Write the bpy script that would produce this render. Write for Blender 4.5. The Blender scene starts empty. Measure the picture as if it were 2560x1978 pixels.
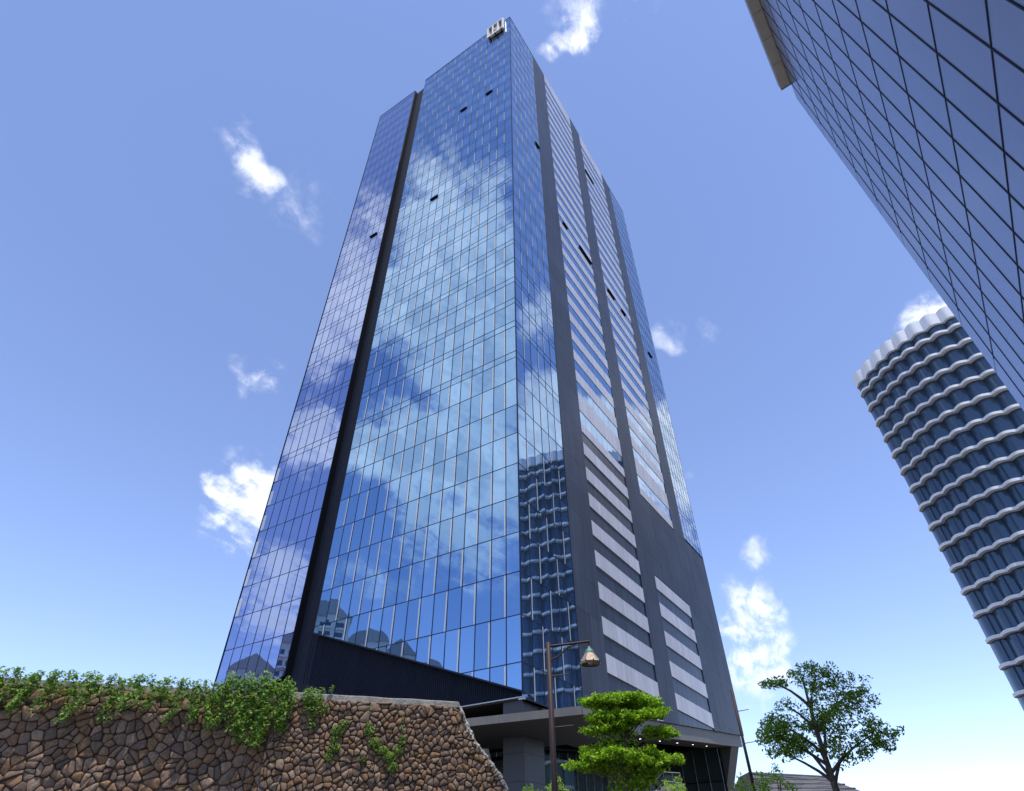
import bpy, math, random
from math import radians, sin, cos, pi, sqrt
from mathutils import Vector, Matrix, noise
random.seed(7)
S = bpy.context.scene
COL = S.collection

# ---------------------------------------------------------------- camera
CAM = Vector((-0.5314, -48.4341, 1.6))
camd = bpy.data.cameras.new('camera'); cam = bpy.data.objects.new('camera', camd); COL.objects.link(cam)
camd.sensor_fit = 'HORIZONTAL'; camd.sensor_width = 36.0; camd.lens = 20.5855
camd.clip_start = 0.1; camd.clip_end = 6000
PITCH, ROLL = 0.69655, -0.01192
_fw = Vector((0, cos(PITCH), sin(PITCH))); _up = Vector((0, -sin(PITCH), cos(PITCH))); _rt = Vector((1, 0, 0))
_R = _rt*cos(ROLL) + _up*sin(ROLL); _U = _up*cos(ROLL) - _rt*sin(ROLL)
_m = Matrix((_R, _U, -_fw)).transposed().to_4x4(); _m.translation = CAM
cam.matrix_world = _m
S.camera = cam

# ---------------------------------------------------------------- light and exposure
SUN_EL, SUN_AZ = 73.0, 158.0          # degrees, azimuth clockwise from +Y
S.cycles.max_bounces = 6; S.cycles.diffuse_bounces = 3; S.cycles.glossy_bounces = 4; S.cycles.transmission_bounces = 2
S.view_settings.view_transform = 'Standard'; S.view_settings.look = 'None'
S.view_settings.exposure = 0.62; S.view_settings.gamma = 1.0; S.view_settings.use_curve_mapping = False
sund = bpy.data.lights.new('sun', 'SUN'); sund.energy = 3.0; sund.angle = radians(0.53); sund.color = (1.0, 0.95, 0.88)
sun = bpy.data.objects.new('sun', sund); COL.objects.link(sun)
_sd = Vector((cos(radians(SUN_EL))*sin(radians(SUN_AZ)), cos(radians(SUN_EL))*cos(radians(SUN_AZ)), sin(radians(SUN_EL))))
sun.rotation_euler = _sd.to_track_quat('Z', 'Y').to_euler()
sun.location = (60, -120, 300)

# ---------------------------------------------------------------- sky with clouds
# cloud groups in the sky: (azimuth, elevation, angular radius, weight)
CLOUDS = [(20.5, 72.6, 1.7, 0.5), (18.4, 71.4, 1, 0.5), (14.6, 70.7, 0.9, 0.5), (11.4, 69.7, 0.6, 0.5), (33.6, 70.4, 1.5, 0.33), 
    (-42.9, 55.6, 1.4, 0.5), (-41.1, 54.3, 1.3, 0.55), (-30.7, 38.4, 1.6, 0.5), (-28.1, 29, 2.1, 0.55), (-27.1, 26.3, 2.9, 0.6), 
    (-33.3, 53.3, 2.8, 0.28), (20, 43.5, 1, 0.34), (25.4, 42.9, 1, 0.26), (18.7, 31.8, 1, 0.34), (23.4, 22.7, 1.2, 0.4), (22.3, 18.6, 2, 0.36), 
    (20.1, 16.2, 2.8, 0.3), (21.8, 14.6, 2.7, 0.32), (19.7, 10.6, 3.8, 0.16), (-101.3, 62, 1.9, 0.6), (-112.7, 60.3, 1.7, 0.8), 
    (-102.3, 58.9, 2.4, 0.5), (-99, 56.4, 2.6, 0.5), (-107.8, 55.1, 4.2, 0.85), (-114, 52.7, 3.6, 0.9), (-102, 50.7, 4, 0.8), 
    (-108.1, 46.7, 5, 0.85), (-114.1, 44.6, 3.7, 0.7), (-100.5, 45.6, 3.6, 0.7), (-110.6, 37.7, 5, 0.9), (-105.1, 36.1, 4.1, 0.9), 
    (-99.2, 35, 3.1, 0.8), (-101.4, 32.1, 3.5, 0.7), (-108.8, 31.8, 4.3, 0.6), (-113.6, 31, 4.1, 0.75), (-97.8, 31.7, 2.1, 0.5), 
    (-111.6, 27.8, 3.6, 0.36), (-103.1, 27.9, 2.2, 0.38), (-107.8, 24.3, 3.1, 0.26), (-114.1, 22.7, 2.6, 0.28), (-104.4, 21.4, 2.6, 0.26), 
    (-99.3, 22.1, 2.1, 0.22), (-92.2, 55.1, 1.7, 0.55), (-91.8, 48.7, 3, 0.85), (-91.3, 44.1, 2.7, 0.8), (-91.2, 40.4, 2.1, 0.6), 
    (-93.1, 34.3, 2.7, 0.95), (-92, 31.2, 2, 0.6), (-92.5, 24.5, 2.6, 0.65), (-92.5, 19.8, 2.7, 0.65), (-100.1, 38.7, 3.3, -0.8), 
    (-91.1, 37.3, 1.4, -0.5), (-92.1, 27.6, 2.2, -0.5), (-98.8, 28.1, 2.6, -0.7), (61.2, 47.5, 2, 0.8), (61.3, 37.2, 3.2, 0.95), 
    (59.3, 34.4, 4.1, 0.95), (52.7, 34.3, 3.1, 0.75), (48.8, 32.5, 3.4, 0.9), (46.2, 35.7, 1.9, 0.85), (46.4, 29, 3.7, 0.95)]
W = bpy.data.worlds.new('World'); S.world = W; W.use_nodes = True
W.cycles.sampling_method = 'MANUAL'; W.cycles.sample_map_resolution = 512
def build_sky():
    nt = W.node_tree; nt.nodes.clear(); N = nt.nodes.new; L = nt.links.new
    out = N('ShaderNodeOutputWorld'); bg = N('ShaderNodeBackground'); bg.inputs['Strength'].default_value = 0.15
    L(bg.outputs[0], out.inputs[0])
    sky = N('ShaderNodeTexSky'); sky.sky_type = 'NISHITA'; sky.sun_disc = False
    sky.sun_elevation = radians(SUN_EL); sky.sun_rotation = radians(SUN_AZ); sky.altitude = 2200
    sky.air_density = 1.0; sky.dust_density = 0.25; sky.ozone_density = 2.5
    tint = N('ShaderNodeMix'); tint.data_type = 'RGBA'; tint.blend_type = 'MULTIPLY'; tint.inputs['Factor'].default_value = 1.0
    L(sky.outputs[0], tint.inputs['A']); tint.inputs['B'].default_value = (SKY_TINT[0], SKY_TINT[1], SKY_TINT[2], 1)
    tc = N('ShaderNodeTexCoord')
    def math(op, a, b=None, c=None, clamp=False):
        n = N('ShaderNodeMath'); n.operation = op; n.use_clamp = clamp
        for i, v in enumerate((a, b, c)):
            if v is None: continue
            if isinstance(v, (int, float)): n.inputs[i].default_value = v
            else: L(v, n.inputs[i])
        return n.outputs[0]
    def noise_n(vec, scale, detail, rough, dist=0.0):
        n = N('ShaderNodeTexNoise'); n.inputs['Scale'].default_value = scale; n.inputs['Detail'].default_value = detail
        n.inputs['Roughness'].default_value = rough; n.inputs['Distortion'].default_value = dist
        L(vec, n.inputs['Vector']); return n
    g = tc.outputs['Generated']
    # ragged cloud edges: the look-up direction is shaken by noise
    wn = noise_n(g, 10.0, 3, 0.6)
    sub = N('ShaderNodeVectorMath'); sub.operation = 'SUBTRACT'; L(wn.outputs['Color'], sub.inputs[0]); sub.inputs[1].default_value = (.5, .5, .5)
    mad = N('ShaderNodeVectorMath'); mad.operation = 'MULTIPLY_ADD'; L(sub.outputs[0], mad.inputs[0]); mad.inputs[1].default_value = (.11, .11, .11); L(g, mad.inputs[2])
    nrm = N('ShaderNodeVectorMath'); nrm.operation = 'NORMALIZE'; L(mad.outputs[0], nrm.inputs[0])
    acc = None
    for az, el, r, w in CLOUDS:
        d = (cos(radians(el))*sin(radians(az)), cos(radians(el))*cos(radians(az)), sin(radians(el)))
        dn = N('ShaderNodeVectorMath'); dn.operation = 'DOT_PRODUCT'; L(nrm.outputs[0], dn.inputs[0]); dn.inputs[1].default_value = d
        c0 = cos(radians(r*1.75)); k = 1.0/(1.0-c0)
        t = math('MULTIPLY_ADD', dn.outputs['Value'], k, -c0*k, clamp=True)
        acc = math('MULTIPLY_ADD', t, w, acc if acc is not None else 0.0)
    # scattered fair-weather cloud over the rest of the dome
    base = noise_n(g, 2.6, 3, 0.5)
    b2 = math('MULTIPLY_ADD', base.outputs['Fac'], 2.2, -1.22, clamp=True)
    cl = N('ShaderNodeVectorMath'); cl.operation = 'DOT_PRODUCT'; L(g, cl.inputs[0]); cl.inputs[1].default_value = (0.16, 0.66, 0.735)
    clear = math('MULTIPLY_ADD', cl.outputs['Value'], -3.0, 2.0, clamp=True)
    acc = math('MULTIPLY_ADD', b2, clear, acc)
    # wind-drawn structure: noise on the cloud deck, stretched along the wind
    sp = N('ShaderNodeSeparateXYZ'); L(g, sp.inputs[0])
    den = math('MAXIMUM', math('ADD', sp.outputs[2], 0.12), 0.05)
    px = math('DIVIDE', sp.outputs[0], den); py = math('DIVIDE', sp.outputs[1], den)
    al_ = math('ADD', math('MULTIPLY', px, 0.35*1.7), math('MULTIPLY', py, 0.94*1.7))
    ac_ = math('ADD', math('MULTIPLY', px, 0.94*4.6), math('MULTIPLY', py, -0.35*4.6))
    cv = N('ShaderNodeCombineXYZ'); L(al_, cv.inputs[0]); L(ac_, cv.inputs[1])
    fine = noise_n(cv.outputs[0], 3.4, 6, 0.58, 0.5)
    fine2 = noise_n(cv.outputs[0], 1.1, 3, 0.55, 0.3)
    f = math('MULTIPLY_ADD', fine.outputs['Fac'], 2.0, -1.0)
    f = math('MULTIPLY_ADD', fine2.outputs['Fac'], 2.2, math('ADD', f, -1.1))
    tuft = noise_n(g, 34.0, 6, 0.62, 0.3)
    f = math('MULTIPLY_ADD', tuft.outputs['Fac'], 1.9, math('ADD', f, -0.95))
    gate = math('MULTIPLY', acc, 2.0, clamp=True)
    dens = math('ADD', math('MULTIPLY', f, gate), acc)
    mr = N('ShaderNodeMapRange'); mr.interpolation_type = 'SMOOTHSTEP'; L(dens, mr.inputs['Value'])
    mr.inputs['From Min'].default_value = 0.12; mr.inputs['From Max'].default_value = 1.6
    mr.inputs['To Min'].default_value = 0.0; mr.inputs['To Max'].default_value = 0.95
    # shaded bellies inside thick cloud
    sh = N('ShaderNodeMapRange'); L(math('ADD', dens, math('MULTIPLY', f, 0.8)), sh.inputs['Value'])
    sh.inputs['From Min'].default_value = 0.9; sh.inputs['From Max'].default_value = 2.2
    cc = N('ShaderNodeMix'); cc.data_type = 'RGBA'; L(sh.outputs[0], cc.inputs['Factor'])
    cc.inputs['A'].default_value = (7.0, 7.05, 7.2, 1); cc.inputs['B'].default_value = (4.6, 4.9, 5.5, 1)
    mx = N('ShaderNodeMix'); mx.data_type = 'RGBA'; L(mr.outputs[0], mx.inputs['Factor']); L(tint.outputs['Result'], mx.inputs['A']); L(cc.outputs['Result'], mx.inputs['B'])
    L(mx.outputs['Result'], bg.inputs['Color'])
SKY_TINT = (1.40, 1.25, 1.30)
build_sky()

# ---------------------------------------------------------------- materials
MATS = {}
def new_mat(name):
    m = bpy.data.materials.new(name); m.use_nodes = True; nt = m.node_tree
    b = nt.nodes['Principled BSDF']; MATS[name] = m
    return m, nt, b
def mat(name, col, rough=0.6, metal=0.0, var=0.0, vscale=3.0, bump=0.0, bscale=20.0, spec=0.5, streak=0.0, objvar=0.0, emit=None, stretch=None):
    m, nt, b = new_mat(name); N = nt.nodes.new; L = nt.links.new
    b.inputs['Base Color'].default_value = (*col, 1); b.inputs['Roughness'].default_value = rough
    b.inputs['Metallic'].default_value = metal; b.inputs['Specular IOR Level'].default_value = spec
    if emit:
        b.inputs['Emission Color'].default_value = (*emit[0], 1); b.inputs['Emission Strength'].default_value = emit[1]
    if var or bump or streak or objvar:
        geo = N('ShaderNodeNewGeometry'); vec = geo.outputs['Position']
        if stretch:
            mp = N('ShaderNodeVectorMath'); mp.operation = 'MULTIPLY'; L(vec, mp.inputs[0]); mp.inputs[1].default_value = stretch; vec = mp.outputs[0]
        fac = None
        n = N('ShaderNodeTexNoise'); n.inputs['Scale'].default_value = vscale; n.inputs['Detail'].default_value = 6; n.inputs['Roughness'].default_value = 0.65; L(vec, n.inputs['Vector'])
        r = N('ShaderNodeMapRange'); L(n.outputs['Fac'], r.inputs['Value']); r.inputs['From Min'].default_value = .3; r.inputs['From Max'].default_value = .7
        r.inputs['To Min'].default_value = 1-var; r.inputs['To Max'].default_value = 1+var; fac = r.outputs[0]
        def mul(a, bb):
            q = N('ShaderNodeMath'); q.operation = 'MULTIPLY'; L(a, q.inputs[0]); L(bb, q.inputs[1]); return q.outputs[0]
        if streak:
            sv = N('ShaderNodeVectorMath'); sv.operation = 'MULTIPLY'; L(geo.outputs['Position'], sv.inputs[0]); sv.inputs[1].default_value = (1.6, 1.6, .07)
            n2 = N('ShaderNodeTexNoise'); n2.inputs['Scale'].default_value = 1.3; n2.inputs['Detail'].default_value = 5; L(sv.outputs[0], n2.inputs['Vector'])
            r2 = N('ShaderNodeMapRange'); L(n2.outputs['Fac'], r2.inputs['Value']); r2.inputs['From Min'].default_value = .3; r2.inputs['From Max'].default_value = .7
            r2.inputs['To Min'].default_value = 1-streak; r2.inputs['To Max'].default_value = 1+streak; fac = mul(fac, r2.outputs[0])
        if objvar:
            oi = N('ShaderNodeObjectInfo'); r3 = N('ShaderNodeMapRange'); L(oi.outputs['Random'], r3.inputs['Value'])
            r3.inputs['To Min'].default_value = 1-objvar; r3.inputs['To Max'].default_value = 1+objvar; fac = mul(fac, r3.outputs[0])
        hs = N('ShaderNodeMix'); hs.data_type = 'RGBA'; hs.blend_type = 'MULTIPLY'; hs.inputs['Factor'].default_value = 1
        hs.inputs['A'].default_value = (*col, 1); L(fac, hs.inputs['B']); L(hs.outputs['Result'], b.inputs['Base Color'])
        if bump:
            n3 = N('ShaderNodeTexNoise'); n3.inputs['Scale'].default_value = bscale; n3.inputs['Detail'].default_value = 5; L(vec, n3.inputs['Vector'])
            bp = N('ShaderNodeBump'); bp.inputs['Strength'].default_value = bump; bp.inputs['Distance'].default_value = 0.05
            L(n3.outputs['Fac'], bp.inputs['Height']); L(bp.outputs[0], b.inputs['Normal'])
    return m
def glass(name, tint, dark, metal=0.92, wave=0.0035, rough=0.012):
    """coated facade glass: strong tinted mirror with a slow ripple from heat treatment"""
    m, nt, b = new_mat(name); N = nt.nodes.new; L = nt.links.new
    b.inputs['Metallic'].default_value = metal; b.inputs['Roughness'].default_value = rough
    oi = N('ShaderNodeObjectInfo'); geo = N('ShaderNodeNewGeometry')
    add = N('ShaderNodeMath'); add.operation = 'ADD'; L(oi.outputs['Random'], add.inputs[0]); L(geo.outputs['Random Per Island'], add.inputs[1])
    fr = N('ShaderNodeMath'); fr.operation = 'FRACT'; L(add.outputs[0], fr.inputs[0])
    mx = N('ShaderNodeMix'); mx.data_type = 'RGBA'; L(fr.outputs[0], mx.inputs['Factor'])
    mx.inputs['A'].default_value = (*dark, 1); mx.inputs['B'].default_value = (*tint, 1)
    L(mx.outputs['Result'], b.inputs['Base Color'])
    n = N('ShaderNodeTexNoise'); n.inputs['Scale'].default_value = 0.45; n.inputs['Detail'].default_value = 1.5; L(geo.outputs['Position'], n.inputs['Vector'])
    bp = N('ShaderNodeBump'); bp.inputs['Strength'].default_value = 1.0; bp.inputs['Distance'].default_value = wave
    L(n.outputs['Fac'], bp.inputs['Height']); L(bp.outputs[0], b.inputs['Normal'])
    return m
def leaf_mat(name, dark, light, trans=0.35, rough=0.45):
    m, nt, b = new_mat(name); N = nt.nodes.new; L = nt.links.new
    geo = N('ShaderNodeNewGeometry'); cr = N('ShaderNodeMix'); cr.data_type = 'RGBA'; L(geo.outputs['Random Per Island'], cr.inputs['Factor'])
    cr.inputs['A'].default_value = (*dark, 1); cr.inputs['B'].default_value = (*light, 1)
    L(cr.outputs['Result'], b.inputs['Base Color']); b.inputs['Roughness'].default_value = rough
    b.inputs['Specular IOR Level'].default_value = 0.35
    tr = N('ShaderNodeBsdfTranslucent'); ms = N('ShaderNodeMixShader'); ms.inputs[0].default_value = trans
    br = N('ShaderNodeMix'); br.data_type = 'RGBA'; br.blend_type = 'MULTIPLY'; br.inputs['Factor'].default_value = 1; L(cr.outputs['Result'], br.inputs['A']); br.inputs['B'].default_value = (1.3, 1.5, .6, 1)
    L(br.outputs['Result'], tr.inputs['Color'])
    out = nt.nodes['Material Output']; L(b.outputs[0], ms.inputs[1]); L(tr.outputs[0], ms.inputs[2]); L(ms.outputs[0], out.inputs['Surface'])
    return m
glass('tower_glass', (.23, .38, .58), (.155, .285, .475))
glass('tower_glass_violet', (.28, .355, .58), (.25, .325, .54))
glass('neighbour_glass', (.34, .38, .50), (.30, .34, .46), metal=.7, rough=.25)
glass('lobby_glass', (.10, .14, .13), (.06, .09, .09), metal=0.55, wave=.006)
glass('condo_glass', (.06, .10, .16), (.04, .075, .12), metal=0.3, rough=.15)
mat('pale_strip', (.50, .54, .58), .10, .22, var=.05)
mat('mullion', (.008, .012, .028), .5, spec=.2)
mat('backing', (.006, .008, .014), .6)
mat('cladding', (.025, .031, .049), .45, spec=.35, var=.16, vscale=.35, streak=.34, objvar=.22, bump=.05, bscale=9)
mat('ribbed', (.009, .013, .026), .6, spec=.15, var=.15, vscale=.8, streak=.15)
mat('spandrel', (.50, .49, .51), .38, .15, var=.05, vscale=.5, streak=.14, objvar=.06)
mat('louvre', (.024, .030, .046), .3, .1, var=.12, vscale=.6, objvar=.2)
mat('beige_fascia', (.15, .14, .125), .55, var=.08, vscale=1.2, streak=.08, objvar=.05)
mat('column_stone', (.042, .047, .064), .45, var=.08, vscale=2.0, objvar=.05)
mat('soffit', (.055, .05, .045), .6, var=.06)
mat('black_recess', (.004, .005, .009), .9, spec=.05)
mat('trim_metal', (.42, .42, .44), .35, .6)
mat('sign_cream', (.82, .78, .68), .5, var=.05)
mat('sign_back', (.05, .06, .10), .4)
mat('downlight', (1, .9, .75), .5, emit=((1, .92, .8), 2.5))
mat('concrete', (.22, .21, .185), .9, var=.4, vscale=7, bump=.5, bscale=30)
mat('mortar', (.15, .11, .082), .95, var=.3, vscale=9, bump=.6, bscale=40)
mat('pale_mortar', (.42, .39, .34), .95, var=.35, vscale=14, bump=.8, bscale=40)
mat('rust_iron', (.034, .017, .014), .6, .3, var=.35, vscale=6, bump=.2, bscale=60)
mat('copper_shade', (.42, .32, .24), .38, .5, var=.45, vscale=6)
mat('verdigris', (.10, .20, .17), .6, .3, var=.3, vscale=12)
mat('bark', (.10, .075, .05), .9, var=.3, vscale=8, bump=.6, bscale=30)
mat('asphalt', (.05, .05, .052), .9, var=.15, vscale=2, bump=.3, bscale=60)
mat('paving', (.13, .125, .12), .85, var=.12, vscale=1.5, bump=.2, bscale=30)
mat('soil', (.09, .07, .05), .95, var=.3, vscale=2, bump=.5)
mat('condo_wall', (.78, .77, .72), .8, var=.1, vscale=.3)
mat('roof_dark', (.10, .10, .11), .8, var=.2, vscale=2)
mat('condo_slab', (.78, .79, .80), .6, var=.06)
mat('roof_grey', (.34, .35, .36), .7, var=.15, vscale=1.5)
mat('steel_rail', (.10, .10, .11), .4, .6)
mat('neighbour_panel', (.66, .58, .45), .6, var=.08, vscale=.6, objvar=.06)
leaf_mat('leaf_bright', (.06, .15, .008), (.44, .62, .05), .48)
leaf_mat('leaf_mid', (.08, .16, .015), (.30, .44, .06), .42)
leaf_mat('leaf_olive', (.05, .085, .015), (.12, .16, .04), .3)
leaf_mat('vine_leaf', (.07, .16, .02), (.32, .46, .10), .4)
def stone_mat():
    m, nt, b = new_mat('stone'); N = nt.nodes.new; L = nt.links.new
    oi = N('ShaderNodeObjectInfo'); geo = N('ShaderNodeNewGeometry')
    add = N('ShaderNodeMath'); add.operation = 'ADD'; L(oi.outputs['Random'], add.inputs[0]); L(geo.outputs['Random Per Island'], add.inputs[1])
    fr = N('ShaderNodeMath'); fr.operation = 'FRACT'; L(add.outputs[0], fr.inputs[0])
    cr = N('ShaderNodeValToRGB'); L(fr.outputs[0], cr.inputs[0]); e = cr.color_ramp.elements
    e[0].position = 0; e[0].color = (.17, .095, .050, 1); e[1].position = 1; e[1].color = (.21, .140, .092, 1)
    for p, c in ((.15, (.23, .130, .062, 1)), (.35, (.19, .122, .078, 1)), (.5, (.12, .080, .058, 1)), (.6, (.25, .160, .098, 1)), (.75, (.16, .105, .075, 1)), (.88, (.28, .190, .125, 1))):
        k = e.new(p); k.color = c
    n = N('ShaderNodeTexNoise'); n.inputs['Scale'].default_value = 22; n.inputs['Detail'].default_value = 8; n.inputs['Roughness'].default_value = .7; L(geo.outputs['Position'], n.inputs['Vector'])
    r = N('ShaderNodeMapRange'); L(n.outputs['Fac'], r.inputs['Value']); r.inputs['From Min'].default_value = .3; r.inputs['From Max'].default_value = .72; r.inputs['To Min'].default_value = .5; r.inputs['To Max'].default_value = 1.5
    mm = N('ShaderNodeMix'); mm.data_type = 'RGBA'; mm.blend_type = 'MULTIPLY'; mm.inputs['Factor'].default_value = 1; L(cr.outputs[0], mm.inputs['A']); L(r.outputs[0], mm.inputs['B'])
    # lichen and lime stains
    n2 = N('ShaderNodeTexNoise'); n2.inputs['Scale'].default_value = 3.2; n2.inputs['Detail'].default_value = 7; n2.inputs['Roughness'].default_value = .7; L(geo.outputs['Position'], n2.inputs['Vector'])
    r2 = N('ShaderNodeMapRange'); L(n2.outputs['Fac'], r2.inputs['Value']); r2.inputs['From Min'].default_value = .56; r2.inputs['From Max'].default_value = .78; r2.inputs['To Max'].default_value = .55
    m2 = N('ShaderNodeMix'); m2.data_type = 'RGBA'; L(r2.outputs[0], m2.inputs['Factor']); L(mm.outputs['Result'], m2.inputs['A']); m2.inputs['B'].default_value = (.27, .24, .20, 1)
    L(m2.outputs['Result'], b.inputs['Base Color']); b.inputs['Roughness'].default_value = .88
    bp = N('ShaderNodeBump'); bp.inputs['Strength'].default_value = .8; bp.inputs['Distance'].default_value = .02; L(n.outputs['Fac'], bp.inputs['Height']); L(bp.outputs[0], b.inputs['Normal'])
stone_mat()

# ---------------------------------------------------------------- object helpers
class MB:
    def __init__(s): s.v = []; s.f = []
    def add(s, vs, fs):
        o = len(s.v); s.v += [tuple(p) for p in vs]; s.f += [tuple(i+o for i in f) for f in fs]; return s
    def hexa(s, p):      # 8 corners: bottom ring 0-3, top ring 4-7
        return s.add(p, [(0, 3, 2, 1), (4, 5, 6, 7), (0, 1, 5, 4), (1, 2, 6, 5), (2, 3, 7, 6), (3, 0, 4, 7)])
    def box(s, x0, x1, y0, y1, z0, z1):
        return s.hexa([(x0, y0, z0), (x1, y0, z0), (x1, y1, z0), (x0, y1, z0), (x0, y0, z1), (x1, y0, z1), (x1, y1, z1), (x0, y1, z1)])
    def fbox(s, F, s0, s1, z0, z1, o0, o1):       # box in a facade frame
        return s.hexa([F(s0, z0, o0), F(s1, z0, o0), F(s1, z0, o1), F(s0, z0, o1), F(s0, z1, o0), F(s1, z1, o0), F(s1, z1, o1), F(s0, z1, o1)])
    def fprism(s, F, poly, o0, o1):                # polygon (s,z) extruded outwards
        n = len(poly); vs = [F(a, b, o0) for a, b in poly] + [F(a, b, o1) for a, b in poly]
        return s.add(vs, [tuple(range(n)), tuple(range(2*n-1, n-1, -1))] + [(i, i+n, (i+1) % n+n, (i+1) % n) for i in range(n)])
    def prism(s, poly, z0, z1):                    # plan polygon extruded upwards
        n = len(poly); vs = [(a, b, z0) for a, b in poly] + [(a, b, z1) for a, b in poly]
        return s.add(vs, [tuple(range(n-1, -1, -1)), tuple(range(n, 2*n))] + [(i, (i+1) % n, (i+1) % n+n, i+n) for i in range(n)])
    def tube(s, pts, rad, n=8, caps=True):
        pts = [Vector(p) for p in pts]; rings = []
        if not isinstance(rad, (list, tuple)): rad = [rad]*len(pts)
        vs = []; fs = []
        for i, p in enumerate(pts):
            d = (pts[min(i+1, len(pts)-1)]-pts[max(i-1, 0)]).normalized()
            a = d.cross(Vector((0, 0, 1)) if abs(d.z) < .9 else Vector((1, 0, 0))).normalized(); b = d.cross(a)
            vs += [p+a*(rad[i]*cos(2*pi*k/n))+b*(rad[i]*sin(2*pi*k/n)) for k in range(n)]
        for i in range(len(pts)-1):
            for k in range(n):
                fs.append((i*n+k, i*n+(k+1) % n, (i+1)*n+(k+1) % n, (i+1)*n+k))
        if caps: fs += [tuple(range(n-1, -1, -1)), tuple(range((len(pts)-1)*n, len(pts)*n))]
        return s.add(vs, fs)
    def lathe(s, prof, c, n=12):                   # profile (r,z)
        vs = []; fs = []
        for r, z in prof: vs += [(c[0]+r*cos(2*pi*k/n), c[1]+r*sin(2*pi*k/n), c[2]+z) for k in range(n)]
        for i in range(len(prof)-1):
            for k in range(n): fs.append((i*n+k, i*n+(k+1) % n, (i+1)*n+(k+1) % n, (i+1)*n+k))
        return s.add(vs, fs)
    def mesh(s, name, m, smooth=False):
        me = bpy.data.meshes.new(name); me.from_pydata(s.v, [], s.f); me.materials.append(MATS[m]); me.validate(); me.update()
        if smooth: me.polygons.foreach_set('use_smooth', [True]*len(me.polygons))
        return me
    def build(s, name, m, parent=None, smooth=False, kind=None, label=None):
        return link(name, s.mesh(name, m, smooth), parent, kind, label)
def origin(o):
    p = Vector((0, 0, 0))
    while o is not None: p = p + o.location; o = o.parent
    return p
def link(name, me, parent=None, kind=None, label=None):
    o = bpy.data.objects.new(name, me); COL.objects.link(o)
    if parent is not None: o.parent = parent; o.location = -origin(parent)
    if kind: o['kind'] = kind
    if label: o['label'] = label
    return o
def thing(name, label, cat, loc=(0, 0, 0), group=None):
    o = bpy.data.objects.new(name, None); COL.objects.link(o); o.location = loc; o['label'] = label; o['category'] = cat
    o.empty_display_size = .5
    if group: o['group'] = group
    return o
def tag(o, label, cat, group=None):
    o['label'] = label; o['category'] = cat
    if group: o['group'] = group
    return o
def copy_tree(o, parent=None):
    c = o.copy(); COL.objects.link(c); c.parent = parent
    for ch in o.children: copy_tree(ch, c)
    return c
def leaf_cloud(mb, c, r, n, size, flat=0.5, shell=0.35, rnd=random):
    """n leaf quads in an ellipsoid, denser towards its skin, mostly facing up"""
    for _ in range(n):
        while True:
            d = Vector((rnd.uniform(-1, 1), rnd.uniform(-1, 1), rnd.uniform(-1, 1)))
            if .01 < d.length < 1: break
        d = d.normalized()*(shell+(1-shell)*rnd.random())**.5 if shell else d
        p = Vector((c[0]+d.x*r[0], c[1]+d.y*r[1], c[2]+d.z*r[2]))
        leaf(mb, p, size*rnd.uniform(.6, 1.3), flat, rnd)
def leaf(mb, p, s, flat=.5, rnd=random, up=None):
    nrm = Vector((rnd.gauss(0, 1), rnd.gauss(0, 1), rnd.gauss(0, 1))).normalized()
    nrm = (nrm*(1-flat)+(up or Vector((0, 0, 1)))*flat).normalized()
    a = nrm.cross(Vector((rnd.gauss(0, 1), rnd.gauss(0, 1), rnd.gauss(0, 1)))).normalized(); b = nrm.cross(a)
    w = s*.42
    mb.add([p-a*s*.5, p-a*s*.05+b*w*.5+nrm*s*.06, p+a*s*.5, p-a*s*.05-b*w*.5+nrm*s*.06], [(0, 1, 2, 3)])

# ---------------------------------------------------------------- ground
AL = 0.564016
uA = Vector((-cos(AL), sin(AL), 0)); nA = Vector((-sin(AL), -cos(AL), 0))
uB = Vector((sin(AL), cos(AL), 0)); nB = Vector((cos(AL), -sin(AL), 0))
def FA(s, z, o=0.0): p = uA*s+nA*o; return (p.x, p.y, z)
def FB(s, z, o=0.0): p = uB*s+nB*o; return (p.x, p.y, z)
def PL(a, b): p = uA*a+uB*b; return (p.x, p.y)         # plan point: a to the left along the front, b backwards
def structure(o): o['kind'] = 'structure'; return o
g = MB(); n = 24
g.add([(-3000, -3000, 0), (3000, -3000, 0), (3000, 3000, 0), (-3000, 3000, 0)], [(0, 1, 2, 3)])
structure(g.build('ground', 'soil'))
structure(MB().add([(-400, -62, .004), (400, -62, .004), (400, -42, .004), (-400, -42, .004)], [(0, 1, 2, 3)]).build('road', 'asphalt'))
pv = MB()
pv.box(-60, 60, -42, -37.5, -.2, .13)
structure(pv.build('pavement', 'paving'))
TZ = 3.75
tr = MB()
tr.prism([(-1.1, -34.6), (-1.0, -17.5), (60, -17.5), (90, 90), (-90, 90), (-60, -50), (-14, -38.2), (-5.0, -35.7)], -.2, TZ)
structure(tr.build('terrace', 'paving'))

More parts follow.
